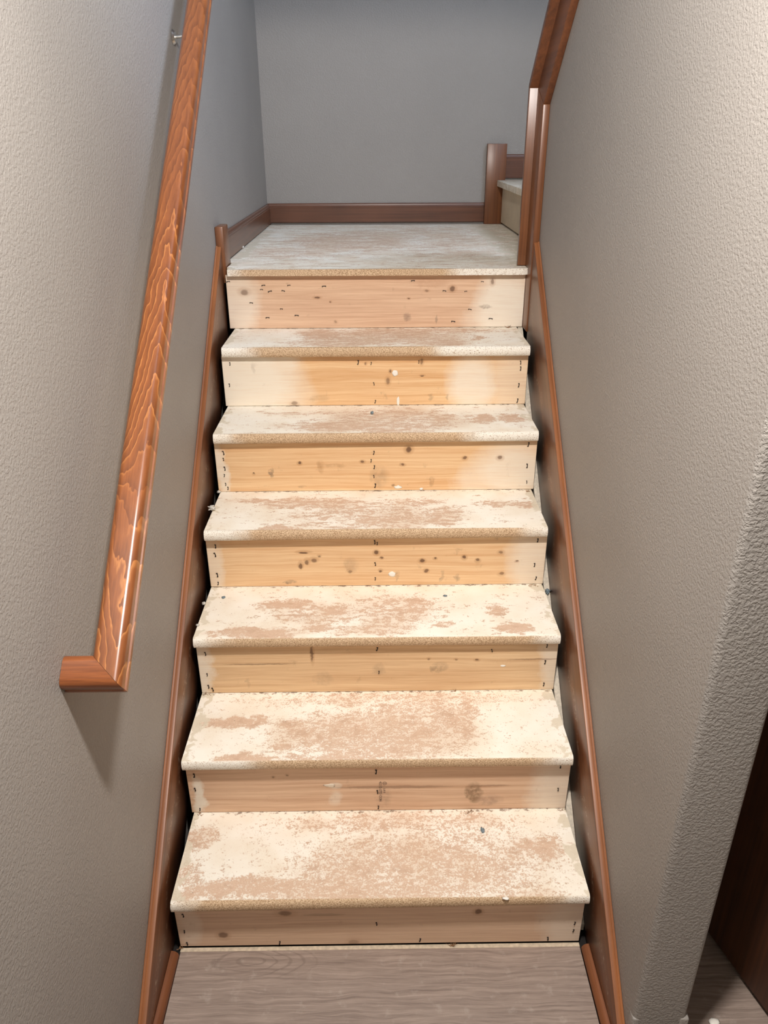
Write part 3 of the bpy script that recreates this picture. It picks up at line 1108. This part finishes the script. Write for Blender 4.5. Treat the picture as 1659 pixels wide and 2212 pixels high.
def tube(name, pts, r, mat, parent, off, sides=10):
    bm = bmesh.new()
    rings = []
    for j, p in enumerate(pts):
        a = pts[max(j - 1, 0)]
        b = pts[min(j + 1, len(pts) - 1)]
        d = (b - a).normalized()
        ref = Vector((0, 1, 0)) if abs(d.y) < 0.8 else Vector((1, 0, 0))
        s1 = d.cross(ref).normalized()
        s2 = d.cross(s1)
        rings.append([bm.verts.new(p + (s1 * math.cos(2 * math.pi * q_ / sides) + s2 * math.sin(2 * math.pi * q_ / sides)) * r - off)
                      for q_ in range(sides)])
    for j in range(len(rings) - 1):
        for q_ in range(sides):
            bm.faces.new((rings[j][q_], rings[j][(q_ + 1) % sides], rings[j + 1][(q_ + 1) % sides], rings[j + 1][q_]))
    bm.faces.new(rings[0])
    bm.faces.new(rings[-1][::-1])
    return from_bm(name, bm, mat, parent, smooth=True)


def bracket(u):
    """curved metal bracket from the wall to the underside of the rail"""
    base = P0 + T * u + NRM * -0.0405
    pr = Vector((xc, base.y, base.z))
    e = empty('bracket', (XWL, pr.y, pr.z - 0.040))
    e.parent = hr
    e.location -= hr.location
    off = Vector((XWL, pr.y, pr.z - 0.040))
    w = Vector((XWL + 0.0008, pr.y, pr.z - 0.040))
    bm = bmesh.new()
    bmesh.ops.create_cone(bm, cap_ends=True, segments=24, radius1=0.017, radius2=0.013, depth=0.006,
                          matrix=Matrix.Translation(w + Vector((0.003, 0, 0)) - off) @ Matrix.Rotation(math.pi / 2, 4, 'Y'))
    from_bm('rose', bm, M['metal'], e, smooth=True)
    pts_ = []
    for j in range(9):
        t = j / 8
        a = t * math.pi / 2
        pts_.append(Vector((XWL + 0.004 + (xc - XWL - 0.004) * math.sin(a), pr.y, pr.z - 0.040 + 0.038 * (1 - math.cos(a)))))
    tube('arm', pts_, 0.0040, M['metal'], e, off)
    bm = bmesh.new()
    c_ = pr - off
    vs2 = []
    for sx, su in ((-1, -1), (1, -1), (1, 1), (-1, 1)):
        for dn in (0, -0.003):
            vs2.append(bm.verts.new(c_ + Vector((sx * 0.012, 0, 0)) + T * (su * 0.028) + NRM * dn))
    for f in ((0, 2, 4, 6), (7, 5, 3, 1), (0, 1, 3, 2), (2, 3, 5, 4), (4, 5, 7, 6), (6, 7, 1, 0)):
        bm.faces.new([vs2[q_] for q_ in f])
    from_bm('saddle', bm, M['metal'], e)


bracket(1.66)
# screw end showing under the return
b0 = P0 + Vector((-0.468, 0, 0)) + T * 0.012 + NRM * -0.041
tube('mounting_screw', [b0 + NRM * 0.004, b0 - NRM * 0.003, b0 - NRM * 0.009], 0.0045, M['metal'], hr, hr.location)

# ------------------------------------------------------------------ lamp trim on the hall ceiling (out of view)
e = empty('ceiling_lamp', (LAMP[0], LAMP[1], CEIL))
tag(e, 'round white recessed lamp in the ceiling above the foot of the stairs', 'lamp')
bm = bmesh.new()
segs = 40
prof_l = [(0.075, -0.0004), (0.075, -0.006), (0.092, -0.005), (0.100, -0.0004)]
rr = [[bm.verts.new((r_ * math.cos(2 * math.pi * q_ / segs), r_ * math.sin(2 * math.pi * q_ / segs), z_)) for r_, z_ in prof_l]
      for q_ in range(segs)]
for q_ in range(segs):
    for j in range(len(prof_l)):
        j2 = (j + 1) % len(prof_l)
        bm.faces.new((rr[q_][j], rr[(q_ + 1) % segs][j], rr[(q_ + 1) % segs][j2], rr[q_][j2]))
from_bm('trim_ring', bm, M['white_trim'], e, smooth=True)
bm = bmesh.new()
bmesh.ops.create_cone(bm, cap_ends=True, segments=40, radius1=0.070, radius2=0.074, depth=0.003, matrix=Matrix.Translation((0, 0, -0.0022)))
from_bm('lens', bm, M['glass'], e, smooth=True)

# ------------------------------------------------------------------ crumbs, lint and splinters lying on the stairs
def crumb(name, label, cat, u, v, z, r, seed, mat, squash=(1, 1, .6), rough=.8, lift=None, group=None, x=None, sub=2, freq=1.6):
    me = blob_mesh(name, r, seed, squash, rough, sub, freq)
    q = onZ(u, v, z)
    o = link(name, me, mat)
    zmin = min(v_.co.z for v_ in me.vertices)
    o.location = (q.x if x is None else x, q.y, z - zmin - 0.0003)
    return tag(o, label, cat, group)


def tz(i):
    return RISE * (i + 1)


crumb('lint_tuft', 'pale lint tuft caught between skirt board and fourth tread', 'lint', 458, 1103, tz(3), .0080, 3, M['lint'], (1, .8, .8), 1.1, sub=3, freq=2.6)
crumb('lint_tuft', 'small pale lint at the handrail end of the third tread, towards its back', 'lint', 441, 1306, tz(2), .0045, 5, M['lint'], (1, 1, .7), 1.0, sub=3, freq=2.5)
crumb('lint_tuft', 'tiny pale lint at the handrail end of the third tread, near its nosing', 'lint', 427, 1352, tz(2), .0040, 6, M['lint'], (1, 1, .7), 1.0, sub=3, freq=2.5)
crumb('lint_tuft', 'pale lint in the inner corner of the fourth tread on the handrail side', 'lint', 473, 1065, tz(3), .0046, 8, M['lint'], (1, 1, .7), 1.0, sub=3, freq=2.5)
crumb('lint_tuft', 'pale grey lint on the landing beside the handrail-side baseboard', 'lint', 523, 538, LZ, .0070, 9, M['lint'], (1, 1, .7), .9, sub=3, freq=2.4)
crumb('glue_lump', 'blue-grey glue lump in the middle of the fifth tread', 'glue', 804, 894, tz(4), .0060, 4, M['lint_blue'], (.8, 1.3, .7), .7)
crumb('glue_lump', 'grey glue spot near the handrail end of the third tread', 'glue', 483, 1291, tz(2), .0062, 11, M['lint_blue'], (1, .9, .25), .7)
crumb('glue_lump', 'blue-grey glue spot on the first tread', 'glue', 1042, 1794, tz(0), .0060, 12, M['lint_blue'], (.8, 1.3, .3), .7)
crumb('glue_lump', 'small grey glue spot towards the free-ended wall on the third tread', 'glue', 962, 1288, tz(2), .0050, 13, M['lint_blue'], (1, .8, .3), .7)
crumb('paint_chip', 'white paint chip near the nosing of the first tread', 'chip', 1093, 1941, tz(0), .0060, 14, M['paint'], (1.3, .7, .2), .5)
crumb('paint_chip', 'white paint smear on the laminate floor in front of the stairs', 'chip', 1542, 2209, 0.0, .010, 15, M['paint'], (1.2, .8, .25), .4)


def splinters(name, label, u, v, z, n_, spread, ln, seed):
    rnd_ = random.Random(seed)
    bm = bmesh.new()
    for _ in range(n_):
        a = rnd_.uniform(0, math.pi)
        el = rnd_.uniform(0.0, 0.9)
        L = ln * rnd_.uniform(.5, 1.0)
        d = Vector((math.cos(a) * math.cos(el), math.sin(a) * math.cos(el) * .5, math.sin(el)))
        c = Vector((rnd_.uniform(-1, 1) * spread, rnd_.uniform(-.5, .5) * spread, 0.0008))
        s = d.cross(Vector((0, 0.3, 1))).normalized() * 0.0009
        t_ = d.cross(s).normalized() * 0.0007
        p0, p1 = c, c + d * L
        vv = [bm.verts.new(p) for p in (p0 + s, p0 + t_, p0 - s - t_, p1)]
        for f in ((0, 1, 2), (0, 3, 1), (1, 3, 2), (2, 3, 0)):
            bm.faces.new([vv[q_] for q_ in f])
    o = from_bm(name, bm, M['splinter'])
    zmin = min(v_.co.z for v_ in o.data.vertices)
    q = onZ(u, v, z)
    o.location = (q.x, q.y, z - zmin)
    return tag(o, label, 'splinters')


splinters('splinter_tuft', 'tuft of splinters on the floor against the first riser', 977, 2043, 0.0, 12, .005, .018, 1)
splinters('splinter_tuft', 'dark tuft of splinters at the back of the first tread', 1012, 1756, tz(0), 12, .010, .012, 2)
splinters('splinter_tuft', 'tuft of splinters at the back of the sixth tread', 1097, 708, tz(5), 8, .007, .016, 3)
splinters('splinter_tuft', 'splinters at the back of the second tread', 980, 1493, tz(1), 8, .008, .012, 4)
splinters('splinter_tuft', 'splinters in the back corner of the first tread by the free-ended wall', 1212, 1751, tz(0), 8, .006, .010, 5)
splinters('splinter_tuft', 'splinters in the back corner of the fourth tread by the free-ended wall', 1141, 1062, tz(3), 8, .006, .012, 6)
splinters('splinter_tuft', 'splinters in the back corner of the third tread by the free-ended wall', 1152, 1265, tz(2), 10, .014, .009, 7)
splinters('splinter_tuft', 'splinters at the foot of the casing on the landing nosing', 1128, 572, LZ, 12, .012, .010, 8)
splinters('splinter_tuft', 'curled splinters in the back corner of the first tread on the handrail side', 430, 1760, tz(0), 8, .010, .010, 9)
splinters('splinter_tuft', 'curled splinters in the back corner of the second tread on the handrail side', 450, 1501, tz(1), 8, .010, .010, 10)
splinters('splinter_tuft', 'splinters on the floor at the handrail-side foot of the stairs', 388, 2050, 0.0, 8, .007, .012, 11)

# blue-grey lint caught in the gap beside the third tread
q = onX(1184, 1262, 0.477)
o = link('lint_tuft', blob_mesh('lint_tuft', 0.0070, 21, (.8, 1.1, .9), 1.0, 3, 2.4), M['lint_blue'])
o.location = (0.477, q.y, (RISE / RUN) * q.y - 0.030 + 0.004)
tag(o, 'blue-grey lint stuck in the gap between third tread and the free-ended wall', 'lint')
